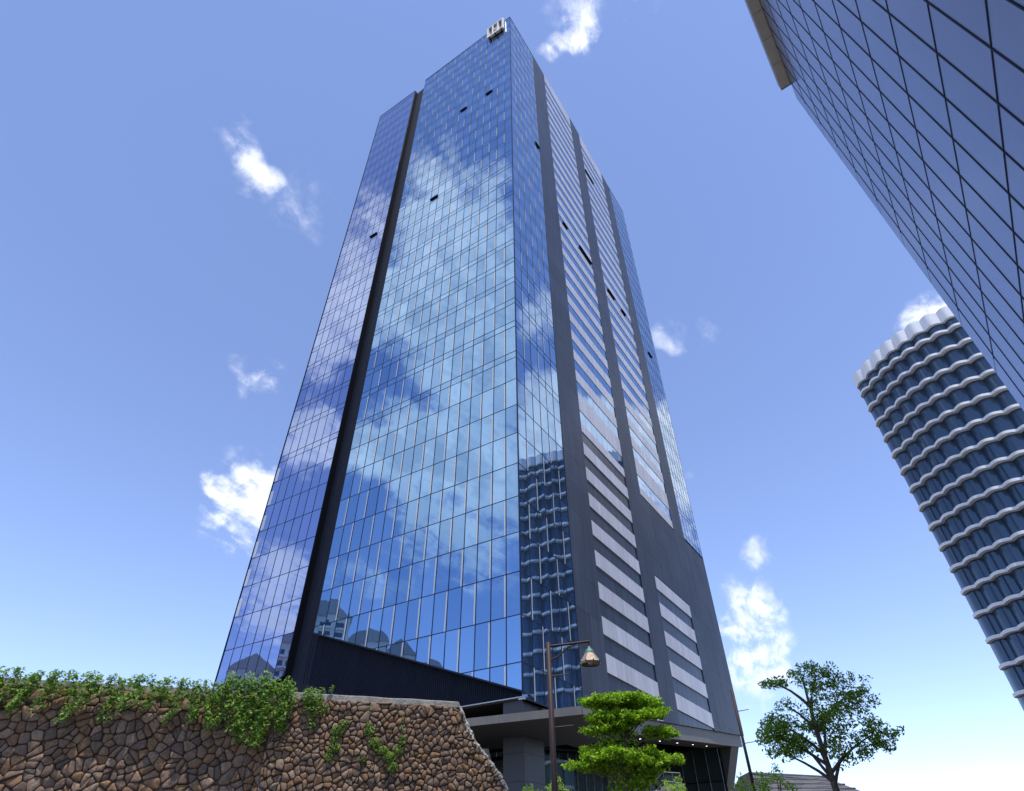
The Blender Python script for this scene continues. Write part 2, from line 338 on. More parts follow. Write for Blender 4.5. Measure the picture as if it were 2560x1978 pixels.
# ---------------------------------------------------------------- office tower
TOWER = thing('office_tower', 'tall blue glass office tower with dark stone stripes and sloping base', 'building', (0, 0, 0))
ROOF = 157.9
W0, WA, WB = 1.45, 1.585, 1.683
colsA = [0.0] + [W0+WA*k for k in range(16)]            # 16 columns of glass, 25.2 m
LOW = [11.3+3.7*k for k in range(10)]                   # 11.3 .. 44.6
HIGH = []
z = 53.05
while z < ROOF-.5: HIGH.append(z); z += 4.14
rows = [(LOW[i], LOW[i+1], 't') for i in range(9)] + [(44.6, 47.89, 't'), (47.89, 48.88, 'n'), (48.88, 53.05, 't')]
for i, zz in enumerate(HIGH):
    nx = HIGH[i+1] if i+1 < len(HIGH) else ROOF
    if nx-zz > 2: rows += [(zz, zz+.97, 'n'), (zz+.97, nx, 't')]
    else: rows += [(zz, nx, 't')]
def zslope(s): return 12.93+(21.8-12.93)/25.15*s        # sloping foot of the front glass
def zslab(s): return 18.25-.353*(s-28.3)
GAP = .035
pane_meshes = {}
PANES = []     # (weight, name, frame, poly(s,z), material)
def clip_low(poly, fn):
    out = []
    for i in range(len(poly)):
        a, b = poly[i], poly[(i+1) % len(poly)]; da = a[1]-fn(a[0]); db = b[1]-fn(b[0])
        if da >= 0: out.append(a)
        if (da >= 0) != (db >= 0):
            t = da/(da-db); out.append((a[0]+(b[0]-a[0])*t, a[1]+(b[1]-a[1])*t))
    return out
def add_pane(F, s0, s1, z0, z1, m, fac, name='pane', fn=None, off=0.0):
    poly = [(s0, z0), (s1, z0), (s1, z1), (s0, z1)]
    if fn: poly = clip_low(poly, fn)
    if len(poly) < 3: return
    c = Vector(F((s0+s1)/2, (z0+z1)/2, 0)); d = c-CAM
    area = (s1-s0)*(max(p[1] for p in poly)-min(p[1] for p in poly))
    nn = nA if F is FA else nB
    wgt = area*abs(d.normalized().dot(nn))/d.length_squared
    PANES.append((wgt, name, F, poly, m, fac, off))
def facade(name, F, cols, rows, zb, ztop, m, fn=None, strips=0, label=None, s_end=None, par=0):
    f = MB(); s0, s1 = cols[0], cols[-1]
    q0 = s0+.46 if s0 == 0 else s0
    poly = [(q0, zb(q0)), (s1, zb(s1)), (s1, ztop(s1)), (q0, ztop(q0))]
    f.fprism(F, poly, -.30, -.10)
    ob = f.build(name, 'backing', TOWER, label=label)
    g = MB()
    for c in cols:
        w = .04
        a, b = max(c-w, s0), min(c+w, s1)
        if c == 0: continue
        g.fprism(F, [(a, zb(a)), (b, zb(b)), (b, ztop(b)), (a, ztop(a))], -.10, .022)
    for (z0, z1, k) in rows:
        if z0 <= zb((s0+s1)/2)-6: continue
        for i in range(len(cols)-1):
            a, b = cols[i]+.04, cols[i+1]-.04
            if z0 > max(zb(a), zb(b)) and z0 < min(ztop(a), ztop(b)): g.fbox(F, a, b, z0-.035, z0+.035, -.10, .018)
    # closing trims along the foot, the head and the sides
    h0 = s0 if s0 else (.47 if F is FB else -.05)
    g.fprism(F, [(h0, zb(h0)-.12), (s1, zb(s1)-.12), (s1, zb(s1)), (h0, zb(h0))], -.45, .05)
    g.fprism(F, [(h0, ztop(h0)), (s1, ztop(s1)), (s1, ztop(s1)+.15), (h0, ztop(h0)+.15)], -.45, .05)
    g.build('mullion_grid', 'mullion', ob)
    nt = 0
    for ri, (z0, z1, k) in enumerate(rows):
        if k == 't': nt += 1
        for i in range(len(cols)-1):
            a, b = cols[i]+GAP, cols[i+1]-GAP
            zt = min(z1-GAP, ztop((a+b)/2)-.02); zl = z0+GAP
            if z1 >= ROOF-.01: zt = ztop((a+b)/2)-.02
            if zt-zl < .1: continue
            if zt < zb((a+b)/2)-1.5: continue
            st = strips and k == 't' and i >= 1 and (i+nt+par) % 2 == 0
            fnn = (lambda s: zb(s)+.01) if fn else None
            if not fn and zl < zb(a): zl = zb(a)+.01
            if zt-zl < .1: continue
            if st:
                add_pane(F, a, a+.20, zl, zt, 'pale_strip', ob, 'pale_strip', fnn)
                a += .21
            add_pane(F, a, b, zl, zt, m, ob, 'pane', fnn)
    return ob
topA = lambda s: ROOF-.035*s
topB = lambda s: ROOF+min(3.2, .11*s)
front = facade('glass_facade', FA, colsA, rows, zslope, topA, 'tower_glass', fn=True, strips=1, label='wide blue glass facade with a sloping foot')
colsS = [28.35+1.64*k for k in range(8)]
slab = facade('glass_facade', FA, colsS, rows, zslab, lambda s: 154.85, 'tower_glass_violet', fn=True, strips=0, label='narrow violet-blue glass slab beside the dark vertical stripe')
for zz in LOW[4:]:
    add_pane(FA, colsS[-1]-.62, colsS[-1]-.06, zz+.15, zz+2.3, 'pale_strip', slab, 'pale_strip', None, .035)
colsB = [WB*k for k in range(7)]
side = facade('glass_facade', FB, colsB, rows, lambda s: 12.5, topB, 'tower_glass', strips=1, par=0, label='glass strip wrapping the sharp front corner')
cols3 = [54.6+1.66*k for k in range(7)]
side3 = facade('glass_facade', FB, cols3, [r for r in rows if r[0] > 47], lambda s: 47.5, topB, 'tower_glass', label='far glass strip ending above the dark stone base')
# corner trim
MB().fbox(FA, -.045, .045, 12.7, ROOF-.02, -.11, .045).build('corner_trim', 'mullion', TOWER)

# window bands between the dark stripes of the side facade
def foot(s): return 12.45+.1*s
BANDS = [(15.9, 29.65, 0), (35.2, 49.1, 1)]
for (b0, b1, bi) in BANDS:
    wb = MB()
    zlow = 13.2 if bi == 0 else 46.9
    wb.fprism(FB, [(b0, foot(b0)+.02 if bi == 0 else zlow), (b1, foot(b1)+.02 if bi == 0 else zlow), (b1, topB(b1)), (b0, topB(b0))], -.5, -.16)
    if bi: wb.fprism(FB, [(b0, foot(b0)+.02), (b1, foot(b1)+.02), (b1, 34.4), (b0, 34.4)], -.5, -.16)
    ob = wb.build('window_band', 'backing', TOWER)
    joints = [b0+(b1-b0)*k/4 for k in range(5)]; wj = [b0+(b1-b0)*k/8 for k in range(9)]
    lights = []; wins = []; darks = []
    lows = [44.6-3.7*k for k in range(9)]
    for zz in lows:
        if bi == 1 and zz > 34: continue
        lights.append((zz-1.10, zz+.76)); darks.append((zz-2.94, zz-1.10))
    lights.append((47.19, 48.62)); wins.append((48.62, 50.77)); lights.append((50.77, 53.93))
    if bi == 0: darks.append((45.36, 47.19))
    for i, zz in enumerate(HIGH):
        if i: lights.append((zz-1.15, zz+.92))
        t = HIGH[i+1]-1.15 if i+1 < len(HIGH) else None
        if t: wins.append((zz+.92 if i else 53.93, t))
    for j in range(4):
        a, b = joints[j]+.012, joints[j+1]-.012
        for (z0, z1) in lights:
            if z1 > ROOF-1.5: z1 = topB((a+b)/2)-.02
            pl = clip_low([(a, z0+.015), (b, z0+.015), (b, z1-.015), (a, z1-.015)], lambda s: foot(s)+.04)
            if len(pl) < 3: continue
            MB().fprism(FB, pl, -.16, .03 if z0 > 46 else .07).build('spandrel_panel', 'spandrel', ob)
    lv = MB()
    for (z0, z1) in darks:
        for j in range(8):
            a, b = wj[j]+.02, wj[j+1]-.02
            pl = clip_low([(a, z0+.05), (b, z0+.05), (b, z1-.05), (a, z1-.05)], lambda s: foot(s)+.04)
            if len(pl) < 3: continue
            if j % 3 == 0: MB().fprism(FB, pl, -.16, -.06).build('louvre_panel', 'louvre', ob)
            else: lv.fprism(FB, pl, -.16, -.06)
    lv.build('louvre_field', 'louvre', ob, kind='stuff')
    for (z0, z1) in wins:
        for j in range(8):
            add_pane(FB, wj[j]+.02, wj[j+1]-.02, z0+.06, z1-.06, 'tower_glass', ob, 'pane', None, -.03)

# dark stone stripes and base of the side facade, laid in panels storey by storey
zrow = [12.4]+LOW[1:]+[47.5]+HIGH+[ROOF]
def foot(s): return 12.45+.1*s
clad = MB()
def cut_foot(a, b, z0, z1):
    return clip_low([(a, z0), (b, z0), (b, z1), (a, z1)], lambda s: foot(s))
cl_root = None
back = MB()
for (a, b) in ((10.1, 15.9), (29.65, 35.2), (49.1, 54.6)):
    back.fprism(FB, [(a, foot(a)), (b, foot(b)), (b, topB(b)), (a, topB(a))], -.5, -.02)
back.fprism(FB, [(54.6, foot(54.6)), (64.5, foot(64.5)), (64.5, 47.35), (54.6, 47.35)], -.5, -.02)
back.fprism(FB, [(35.2, 34.4), (49.1, 34.4), (49.1, 46.9), (35.2, 46.9)], -.5, -.02)
cl_root = back.build('stone_cladding', 'ribbed', TOWER)
cl_far = MB()
def clad_panels(a, b, z0, z1, nsub, far):
    for k in range(nsub):
        x0 = a+(b-a)*k/nsub+.006; x1 = a+(b-a)*(k+1)/nsub-.006
        poly = cut_foot(x0, x1, z0+.006, z1-.006)
        if len(poly) < 3: continue
        if far: cl_far.fprism(FB, poly, -.02, .045+random.uniform(0, .006))
        else: MB().fprism(FB, poly, -.02, .045+random.uniform(0, .012)).build('cladding_panel', 'cladding', cl_root)
for i in range(len(zrow)-1):
    z0, z1 = zrow[i], zrow[i+1]
    for (a, b) in ((10.1, 15.9), (29.65, 35.2), (49.1, 54.6)):
        zz1 = z1
        if i == len(zrow)-2: zz1 = topB((a+b)/2)
        clad_panels(a, b, z0, zz1, 2 if i < 11 else 1, i >= 26)
    if z1 <= 47.6:
        clad_panels(54.6, 64.5, z0, min(z1, 47.35), 3, False)
    if 34.0 < z1 <= 47.6: clad_panels(35.2, 49.1, max(z0, 34.4), min(z1, 46.9), 4, False)
if cl_far.v: cl_far.build('cladding_field', 'cladding', cl_root, kind='stuff')

# panes: the 300 that show largest are separate, the rest are one field
PANES.sort(key=lambda p: -p[0])
cnt = {}
fields = {}
RA_ = Matrix.Rotation(-AL, 4, 'Z'); RB_ = Matrix.Rotation(pi/2-AL, 4, 'Z')
rp = random.Random(11)
for (w, name, F, poly, m, fac, off) in PANES:
    sc = sum(p[0] for p in poly)/len(poly); zc = (min(p[1] for p in poly)+max(p[1] for p in poly))/2
    rot = RA_ if F is FA else RB_; sg = -1 if F is FA else 1
    tilt = Matrix.Rotation(rp.gauss(0, .0019), 4, 'X') @ Matrix.Rotation(rp.gauss(0, .0019), 4, 'Z')
    M = Matrix.Translation(Vector(F(sc, zc, off))) @ rot @ tilt
    loc = [(sg*(p[0]-sc), p[1]-zc) for p in poly]
    key = (m,)+tuple((round(a, 3), round(b, 3)) for a, b in loc)
    nv = len(loc)
    if sg < 0: loc = loc[::-1]
    vs = [(a, 0.0, b) for a, b in loc]+[(a, .05, b) for a, b in loc]
    fs = [tuple(range(nv)), tuple(range(2*nv-1, nv-1, -1))]+[(i+1 if i+1 < nv else 0, i, i+nv, (i+1) % nv+nv) for i in range(nv)]
    cnt[name] = cnt.get(name, 0)+1
    if cnt[name] <= (300 if name == 'pane' else 130):
        me = pane_meshes.get(key)
        if me is None: me = MB().add(vs, fs).mesh(name, m); pane_meshes[key] = me
        o = bpy.data.objects.new(name, me); COL.objects.link(o); o.parent = fac
        o.matrix_local = Matrix.Translation(-origin(fac)) @ M
    else:
        fields.setdefault((fac.name, name, m), [fac, MB()])[1].add([M @ Vector(v) for v in vs], fs)
for (fn_, name, m), (fac, mb) in fields.items():
    mb.build('pane_field' if name == 'pane' else 'pale_strip_field', m, fac, kind='stuff')

# open vent windows
vents = [(FA, 4.45, 6.0, 123.8), (FA, 10.8, 12.38, 124.1), (FA, 15.75, 17.35, 95.4), (FA, 30.3, 31.95, 95.6),
         (FB, 17.6, 19.3, 96.4), (FB, 24.4, 29.5, 96.9), (FB, 37.0, 40.4, 96.7), (FB, 43.9, 46.0, 96.8), (FB, 35.4, 40.2, 142.3), (FB, 58.2, 60.2, 95.5), (FB, 8.5, 10.0, 111.9)]
for (F, a, b, zb) in vents:
    h, o = .6, .26
    v = MB(); P = [F(a, zb, .04), F(b, zb, .04), F(b, zb, o), F(a, zb, o), F(a, zb+h, .04), F(b, zb+h, .04), F(b, zb+h, .09), F(a, zb+h, .09)]
    v.hexa(P); vw = v.build('vent_window', 'black_recess', TOWER)
    w = MB().add([F(a+.03, zb-.02, o+.03), F(b-.03, zb-.02, o+.03), F(b-.03, zb+h, .12), F(a+.03, zb+h, .12)], [(0, 1, 2, 3)] if F is FB else [(3, 2, 1, 0)])
    w.build('sash', 'tower_glass' if F is FA else 'spandrel', vw)

# ribbed dark wall under the front glass and the recessed stripe beside the slab
rb = MB()
rb.fprism(FA, [(-.02, 12.68), (40.2, 12.68), (40.2, zslab(40.2)-.1), (28.3, zslab(28.3)-.1), (28.3, 154.6), (25.2, 155.6), (25.2, zslope(25.2)-.12), (-.02, 12.82)], -1.3, -.75)
rbo = rb.build('dark_ribbed_wall', 'ribbed', TOWER)
ribs = MB(); s = .1
while s < 25.2:
    ribs.fbox(FA, s, s+.09, 12.70, zslope(s)-.15, -.75, -.70); s += .21
while s < 28.25:
    ribs.fbox(FA, s, s+.09, 12.70, 155.0, -.75, -.72); s += .42
while s < 40:
    ribs.fbox(FA, s, s+.09, 12.70, zslab(s+.05)-.15, -.75, -.70); s += .21
ribs.build('rib_field', 'ribbed', rbo, kind='stuff')
MB().fbox(FA, 0, 25.2, 12.62, 12.70, -1.3, -.55).build('drip_edge', 'trim_metal', rbo)
rev = MB(); rev.fbox(FA, 28.2, 28.33, zslab(28.3)-.1, 154.9, -1.3, .03); rev.fbox(FA, 39.9, 40.05, 13.8, 154.9, -1.3, .03)
rev.build('slab_reveal', 'black_recess', TOWER)
MB().fbox(FA, 28.195, 28.20, 120, 154.9, .0, .035).build('edge_trim', 'trim_metal', TOWER)
# solid core behind the facades
core = MB()
def plan_prism(mb, a0, a1, b0, b1, z0, z1):
    return mb.prism([PL(a1, b0), PL(a0, b0), PL(a0, b1), PL(a1, b1)], z0, z1)
plan_prism(core, .5, 39.8, 1.3, 64.0, 18.8, 154)
plan_prism(core, 15.2, 39.8, 9, 56.0, TZ, 18.8)
core.build('core', 'backing', TOWER)

# corner column, recess, canopy and lobby
colm = MB()
for k in range(5):
    plan_prism(colm, .55, 2.42, 1.0, 3.9, TZ+(12.6-TZ)*k/5+.008, TZ+(12.6-TZ)*(k+1)/5-.008)
colm.build('corner_column', 'column_stone', TOWER)
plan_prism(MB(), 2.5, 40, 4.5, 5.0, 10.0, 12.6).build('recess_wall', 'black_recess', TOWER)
plan_prism(MB(), .2, 40, .9, 9.0, 12.56, 12.66).build('underside', 'soffit', TOWER)
can = MB(); CZ0, CZ1 = 10.1, 10.6
pc = [PL(26, -7.8), PL(-6.32, -2.86), PL(-6.75, 4.6), PL(-.3, 7.5), PL(-.3, 6), PL(26, 6)]
can.prism(pc, CZ0+.02, CZ1-.02)
canopy = can.build('canopy', 'soffit', TOWER)
def fascia(p, q, nseg, z0=CZ0, z1=CZ1, par=None, t=.05, m='beige_fascia'):
    p = Vector((*p, 0)); q = Vector((*q, 0)); d = (q-p); L = d.length; d.normalize(); nn = Vector((d.y, -d.x, 0))
    for k in range(nseg):
        a = p+d*(L*k/nseg+.006); b = p+d*(L*(k+1)/nseg-.006); f = MB()
        f.hexa([(*(a).xy, z0), (*(b).xy, z0), (*(b+nn*t).xy, z0), (*(a+nn*t).xy, z0), (*(a).xy, z1), (*(b).xy, z1), (*(b+nn*t).xy, z1), (*(a+nn*t).xy, z1)])
        f.build('fascia_panel', m, par or canopy)
fascia(pc[0], pc[1], 11); fascia(pc[1], pc[2], 3); fascia(pc[2], pc[3], 2)
for (a, b) in ((4.2, -2.2), (8.6, -3.0), (-5.2, 2.2)):
    x, y = PL(a, b); MB().lathe([(0, 0), (.06, 0), (.06, .03)], (x, y, CZ0-.012), 10).build('downlight', 'downlight', canopy)
# lower trim bar of the side glass
MB().fbox(FB, .2, 9.9, 12.38, 12.5, -.5, .0).build('foot_trim', 'trim_metal', TOWER)
plan_prism(MB(), -.3, .0, .1, .2, 12.3, 12.31)
# bulkhead and coffered soffit under the side facade
bk = MB(); BH = 1.5
bk.fprism(FB, [(3.5, foot(3.5)-BH), (63.6, foot(63.6)-BH), (63.6, foot(63.6)), (3.5, foot(3.5))], -.7, -.3)
bulk = bk.build('bulkhead', 'beige_fascia', TOWER)
def sof(mb, s0, s1, o0, o1, dz=0, th=.12):
    f = lambda s: foot(s)-BH+dz
    return mb.hexa([FB(s0, f(s0), o0), FB(s1, f(s1), o0), FB(s1, f(s1), o1), FB(s0, f(s0), o1), FB(s0, f(s0)+th, o0), FB(s1, f(s1)+th, o0), FB(s1, f(s1)+th, o1), FB(s0, f(s0)+th, o1)])
so = MB(); sof(so, 3.5, 63.6, -4.0, -.7); sof(so, 57, 63.6, -14, -4.0); sof(so, 3.5, 12, -14, -4.0); sof(so, 12, 57, -14, -12.5)
sofo = so.build('soffit', 'soffit', TOWER)
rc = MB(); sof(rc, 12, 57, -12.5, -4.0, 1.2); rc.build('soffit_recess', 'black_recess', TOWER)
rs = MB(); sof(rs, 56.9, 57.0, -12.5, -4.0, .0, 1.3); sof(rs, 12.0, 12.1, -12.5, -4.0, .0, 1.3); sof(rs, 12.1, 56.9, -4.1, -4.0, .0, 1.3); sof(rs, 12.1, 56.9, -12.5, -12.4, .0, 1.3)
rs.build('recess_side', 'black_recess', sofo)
for k in range(9):
    s = 14+k*5.0
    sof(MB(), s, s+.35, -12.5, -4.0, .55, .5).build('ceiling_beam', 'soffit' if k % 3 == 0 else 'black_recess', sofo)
for s, o in [(16, -2.3), (22, -2.3), (28, -2.3), (34, -2.3), (40, -2.3), (46, -2.3), (52, -2.3), (60, -2.3), (60.2, -4), (60.2, -6), (60.2, -8), (60.2, -10), (60.2, -12)]:
    p = FB(s, foot(s)-BH-.015, o); MB().lathe([(0, 0), (.11, 0), (.11, .02)], p, 8).build('downlight', 'downlight', sofo)
pier = MB()
pier.hexa([FB(59.6, TZ, -9.5), FB(62.6, TZ, -9.5), FB(62.6, TZ, -6.0), FB(59.6, TZ, -6.0), FB(59.0, foot(59)-BH, -5.0), FB(63.2, foot(63.2)-BH, -5.0), FB(63.2, foot(63.2)-BH, -.8), FB(59.0, foot(59)-BH, -.8)])
pier.build('sloping_pier', 'soffit', TOWER)
# lobby glazing
ew = MB().fprism(FB, [(58.2, TZ), (58.5, TZ), (58.5, foot(58.5)-BH+.3), (58.2, foot(58.2)-BH+.3)], -14.2, -2.4).build('end_wall', 'black_recess', TOWER)
for k in range(6):
    o0 = -14.0+k*1.9
    MB().fbox(FB, 58.1, 58.19, TZ+.1, 12.6, o0, o0+1.8).build('lobby_pane', 'lobby_glass', ew); MB().fbox(FB, 58.1, 58.19, 12.75, foot(58)-BH-.1, o0, o0+1.8).build('lobby_pane', 'lobby_glass', ew)
    MB().fbox(FB, 57.95, 58.19, TZ, foot(58)-BH-.05, o0+1.82, o0+1.88).build('lobby_mullion', 'trim_metal', ew)
lob = MB(); lob.fprism(FB, [(3.6, TZ), (64, TZ), (64, foot(64)-BH+1.4), (3.6, foot(3.6)-BH+1.4)], -14.5, -14.2); lob.fbox(FA, 4, 38, TZ, 10.2, -8.2, -8.0)
lobby = lob.build('lobby_frame', 'black_recess', TOWER)
s = 3.8
while s < 61:
    zt = foot(s)-BH-.1
    MB().fbox(FB, s, s+2.1, TZ+.1, zt-1.6, -14.2, -14.1).build('lobby_pane', 'lobby_glass', lobby)
    MB().fbox(FB, s, s+2.1, zt-1.5, zt, -14.2, -14.1).build('lobby_pane', 'lobby_glass', lobby)
    MB().fbox(FB, s+2.12, s+2.2, TZ, zt, -14.2, -13.95).build('lobby_mullion', 'trim_metal', lobby); s += 2.25
s = 4.2
while s < 20:
    MB().fbox(FA, s, s+1.9, TZ+.1, 9.9, -8.0, -7.9).build('lobby_pane', 'lobby_glass', lobby); s += 2.0
plan_prism(MB(), -.1, .1, 3.9, 9.0, TZ, 12.5)
lc = MB(); s = 4.2
while s < 13:
    MB().fbox(FB, s, s+1.75, TZ+.1, 10.0, -3.2, -3.1).build('lobby_pane', 'lobby_glass', lobby); s += 1.85

# roof sign
SG = thing('rooftop_sign', 'cream box sign of three framed letters at the top corner of the glass tower', 'sign', FA(3.6, 152.2, .3))
sb = MB(); s0, s1, z0, z1, o0, o1 = 1.45, 5.9, 152.3, 158.4, .2, .72
sb.fbox(FA, s0+.1, s1-.1, z0+.1, z1-.1, o0, o0+.12).build('back_panel', 'sign_back', SG)
fr = MB(); t = .36
fr.fbox(FA, s0, s1, z0, z0+t+.1, o0, o1); fr.fbox(FA, s0, s1, z1-t, z1, o0, o1)
fr.fbox(FA, s0, s0+t, z0+t+.1, z1-t, o0, o1); fr.fbox(FA, s1-t, s1, z0+t+.1, z1-t, o0, o1)
fr.build('sign_frame', 'sign_cream', SG)
lt = MB(); w = (s1-s0)
a, b = s0+w*.34, s0+w*.66
lt.fbox(FA, a-.2, a+.2, z0+t+.1, z1-t, o0+.1, o1-.04); lt.fbox(FA, b-.2, b+.2, z0+t+.1, z1-t, o0+.1, o1-.04)
lt.fbox(FA, a+.2, b-.2, z0+2.6, z0+3.1, o0+.1, o1-.05)
lt.fprism(FA, [(a+.2, z0+1.5), (b-.2, z0+.5), (b-.2, z0+1.0), (a+.2, z0+2.0)], o0+.1, o1-.06)
lt.build('letter', 'sign_cream', SG)
br = MB()
for q in (s0+.6, (s0+s1)/2, s1-.6): br.fbox(FA, q-.1, q+.1, z0-.35, z0, .0, .8)
br.build('bracket', 'mullion', SG)

# ---------------------------------------------------------------- rubble stone retaining wall
WP = Vector((-4.9602, -36.4227, 0)); WU = Vector((.960189, .279351, 0)); WN = Vector((.279351, -.960189, 0))
def FW(s, z, o=0.0): p = WP+WU*s+WN*o; return (p.x, p.y, z)
WALL = thing('stone_wall', 'brown rubble stone retaining wall with a curved descending end in front of the tower', 'wall', FW(0, 0))
END = [(3.41, 4.40), (3.47, 4.33), (3.55, 4.18), (3.66, 3.97), (3.77, 3.78), (3.9, 3.63), (4.03, 3.49), (4.16, 3.34), (4.31, 3.19), (4.45, 2.96), (4.56, 2.6), (4.70, 2.0), (4.78, 1.2), (4.8, 0)]
def s_end(z):
    for (a, b) in zip(END, END[1:]):
        if a[1] >= z >= b[1]: t = (a[1]-z)/(a[1]-b[1]); return a[0]+(b[0]-a[0])*t
    return 3.41 if z > 4 else 4.8
cm = MB()
cm.fprism(FW, [(-.03, 0), (4.8, 0)]+[(a-.03, b-.02) for a, b in END[::-1][1:]]+[(-.03, 4.38)], -.55, -.035)
cm.fprism(FW, [(-9, 0), (-.03, 0), (-.03, 4.38), (-9, 4.38)], -.70, -.155)
cm.build('mortar_core', 'mortar', WALL)
# stones: irregular cells grown round jittered seeds
rw = random.Random(5)
def cells(s0, s1, z0, z1, dx, dz):
    pts = []; j = 0; zz = z0
    while zz < z1:
        s = s0+(dx*.5 if j % 2 else 0); hz = dz*rw.uniform(.85, 1.15)
        while s < s1+dx:
            pts.append((s+rw.uniform(-.46, .46)*dx, zz+rw.uniform(-.44, .44)*dz)); s += dx*rw.choice((.7, .85, 1, 1.05, 1.3))
        zz += hz; j += 1
    return [p for p in pts if rw.random() > .22]
def voronoi(pts, i, R):
    px, pz = pts[i]; poly = [(px-R, pz-R*.8), (px+R, pz-R*.8), (px+R, pz+R*.8), (px-R, pz+R*.8)]
    for k, (qx, qz) in enumerate(pts):
        if k == i or abs(qx-px) > 2*R or abs(qz-pz) > 2*R: continue
        mx, mz, nx, nz = (px+qx)/2, (pz+qz)/2, qx-px, qz-pz
        out = []
        for a in range(len(poly)):
            p, q = poly[a], poly[(a+1) % len(poly)]
            dp = (p[0]-mx)*nx+(p[1]-mz)*nz; dq = (q[0]-mx)*nx+(q[1]-mz)*nz
            if dp <= 0: out.append(p)
            if (dp <= 0) != (dq <= 0):
                t = dp/(dp-dq); out.append((p[0]+(q[0]-p[0])*t, p[1]+(q[1]-p[1])*t))
        poly = out
        if len(poly) < 3: return None
    return poly
def stone(poly, off, mb):
    cx = sum(p[0] for p in poly)/len(poly); cz = sum(p[1] for p in poly)/len(poly)
    # round the outline: cut every corner, then push it about
    pl = []
    for a in range(len(poly)):
        p, q = poly[a], poly[(a+1) % len(poly)]
        L = sqrt((p[0]-q[0])**2+(p[1]-q[1])**2)
        if L < .02: continue
        pl += [(p[0]*.86+q[0]*.14, p[1]*.86+q[1]*.14), (p[0]*.14+q[0]*.86, p[1]*.14+q[1]*.86)]
    if len(pl) < 4: return False
    n = len(pl); R = sum(sqrt((p[0]-cx)**2+(p[1]-cz)**2) for p in pl)/n
    dep = rw.uniform(.0, .035); vs = []; tx, tz = rw.uniform(-.16, .16), rw.uniform(-.2, .14)
    ins = rw.uniform(.003, .009)
    for k, (o, sc) in enumerate(((-.10, 1.0), (-.020, 1.0), (.004, .965), (.014, .80))):
        for (a, b) in pl:
            da, db = a-cx, b-cz; L = max(1e-4, sqrt(da*da+db*db)); f = max(.3, (L-ins)/L)*sc
            ja = rw.uniform(-.005, .005); jo = rw.uniform(-.008, .008) if k > 1 else 0
            a2, b2 = cx+da*f+ja, cz+db*f+ja*.5
            vs.append(FW(a2, b2, off+o+(dep if k > 0 else 0)*min(1, k)+jo+((a2-cx)*tx+(b2-cz)*tz if k > 1 else 0)))
    vs.append(FW(cx+rw.uniform(-.02, .02), cz+rw.uniform(-.02, .02), off+.018+dep+rw.uniform(-.006, .012)))
    fs = []
    for k in range(3):
        for i in range(n): j = (i+1) % n; fs.append((k*n+i, k*n+j, (k+1)*n+j, (k+1)*n+i))
    for i in range(n): fs.append((3*n+i, 3*n+(i+1) % n, 4*n))
    mb.add(vs, fs); return True
stones = []
pts = cells(-.06, 4.9, 2.8, 4.36, .108, .084)
for i in range(len(pts)):
    if pts[i][0] > s_end(min(4.35, pts[i][1]))-.03 or pts[i][0] < -.02 or pts[i][1] > 4.33: continue
    p = voronoi(pts, i, .2)
    if not p: continue
    p = [(max(-.03, min(a, s_end(min(4.35, b))-.015)), min(b, 4.345)) for a, b in p]
    stones.append((p, 0.0, pts[i][0]))
pts2 = cells(-5.6, -.1, 2.7, 4.36, .15, .115)
for i in range(len(pts2)):
    if pts2[i][0] > -.02 or pts2[i][1] > 4.33: continue
    p = voronoi(pts2, i, .2)
    if p: stones.append(([(min(a, -.0), min(b, 4.345)) for a, b in p], -.12, pts2[i][0]))
stones.sort(key=lambda q: -q[2])
rest = MB()
for k, (p, off, _) in enumerate(stones):
    if k < 300:
        m = MB()
        if stone(p, off, m): m.build('stone', 'stone', WALL, smooth=True)
    else: stone(p, off, rest)
if rest.v: rest.build('stone_field', 'stone', WALL, smooth=True, kind='stuff')
# concrete coping with a worn edge
cp = MB(); s = -9.0; prev = None; vs = []; fs = []
k = 0
while s < 3.46:
    o = .02 if s > -.03 else -.10
    jz = noise.noise((s*2.2, 0, 3))*.012; jo = noise.noise((s*3.1, 5, 1))*.02; jb = noise.noise((s*4.1, 9, 2))*.022
    vs += [FW(s, 4.335+jb, o+jo), FW(s, 4.425+jz, o+jo-.012), FW(s, 4.445+jz, o-.04), FW(s, 4.44, -.75), FW(s, 4.30, -.75)]
    if k:
        for q in range(5): fs.append(((k-1)*5+q, (k-1)*5+(q+1) % 5, k*5+(q+1) % 5, k*5+q))
    s += .06; k += 1
fs += [(4, 3, 2, 1, 0), tuple((k-1)*5+q for q in range(5))]
cp.add(vs, fs).build('coping', 'concrete', WALL)
# pale mortar edge down the curved end; its paleness also paints in the sunlit rim
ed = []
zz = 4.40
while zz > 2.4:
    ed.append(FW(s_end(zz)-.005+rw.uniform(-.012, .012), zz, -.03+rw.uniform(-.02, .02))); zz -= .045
MB().tube(ed, [rw.uniform(.022, .05) for _ in ed], 7).build('lit_mortar_edge', 'pale_mortar', WALL)
chips = MB()
for _ in range(60):
    zz = rw.uniform(2.9, 4.0); s = s_end(zz)-abs(rw.gauss(.03, .06)); r = rw.uniform(.012, .03)
    c = FW(s, zz, .03)
    chips.lathe([(0, -r), (r, -r*.4), (r*.9, r*.4), (0, r)], c, 6)
chips.build('mortar_crumbs', 'pale_mortar', WALL, kind='stuff')

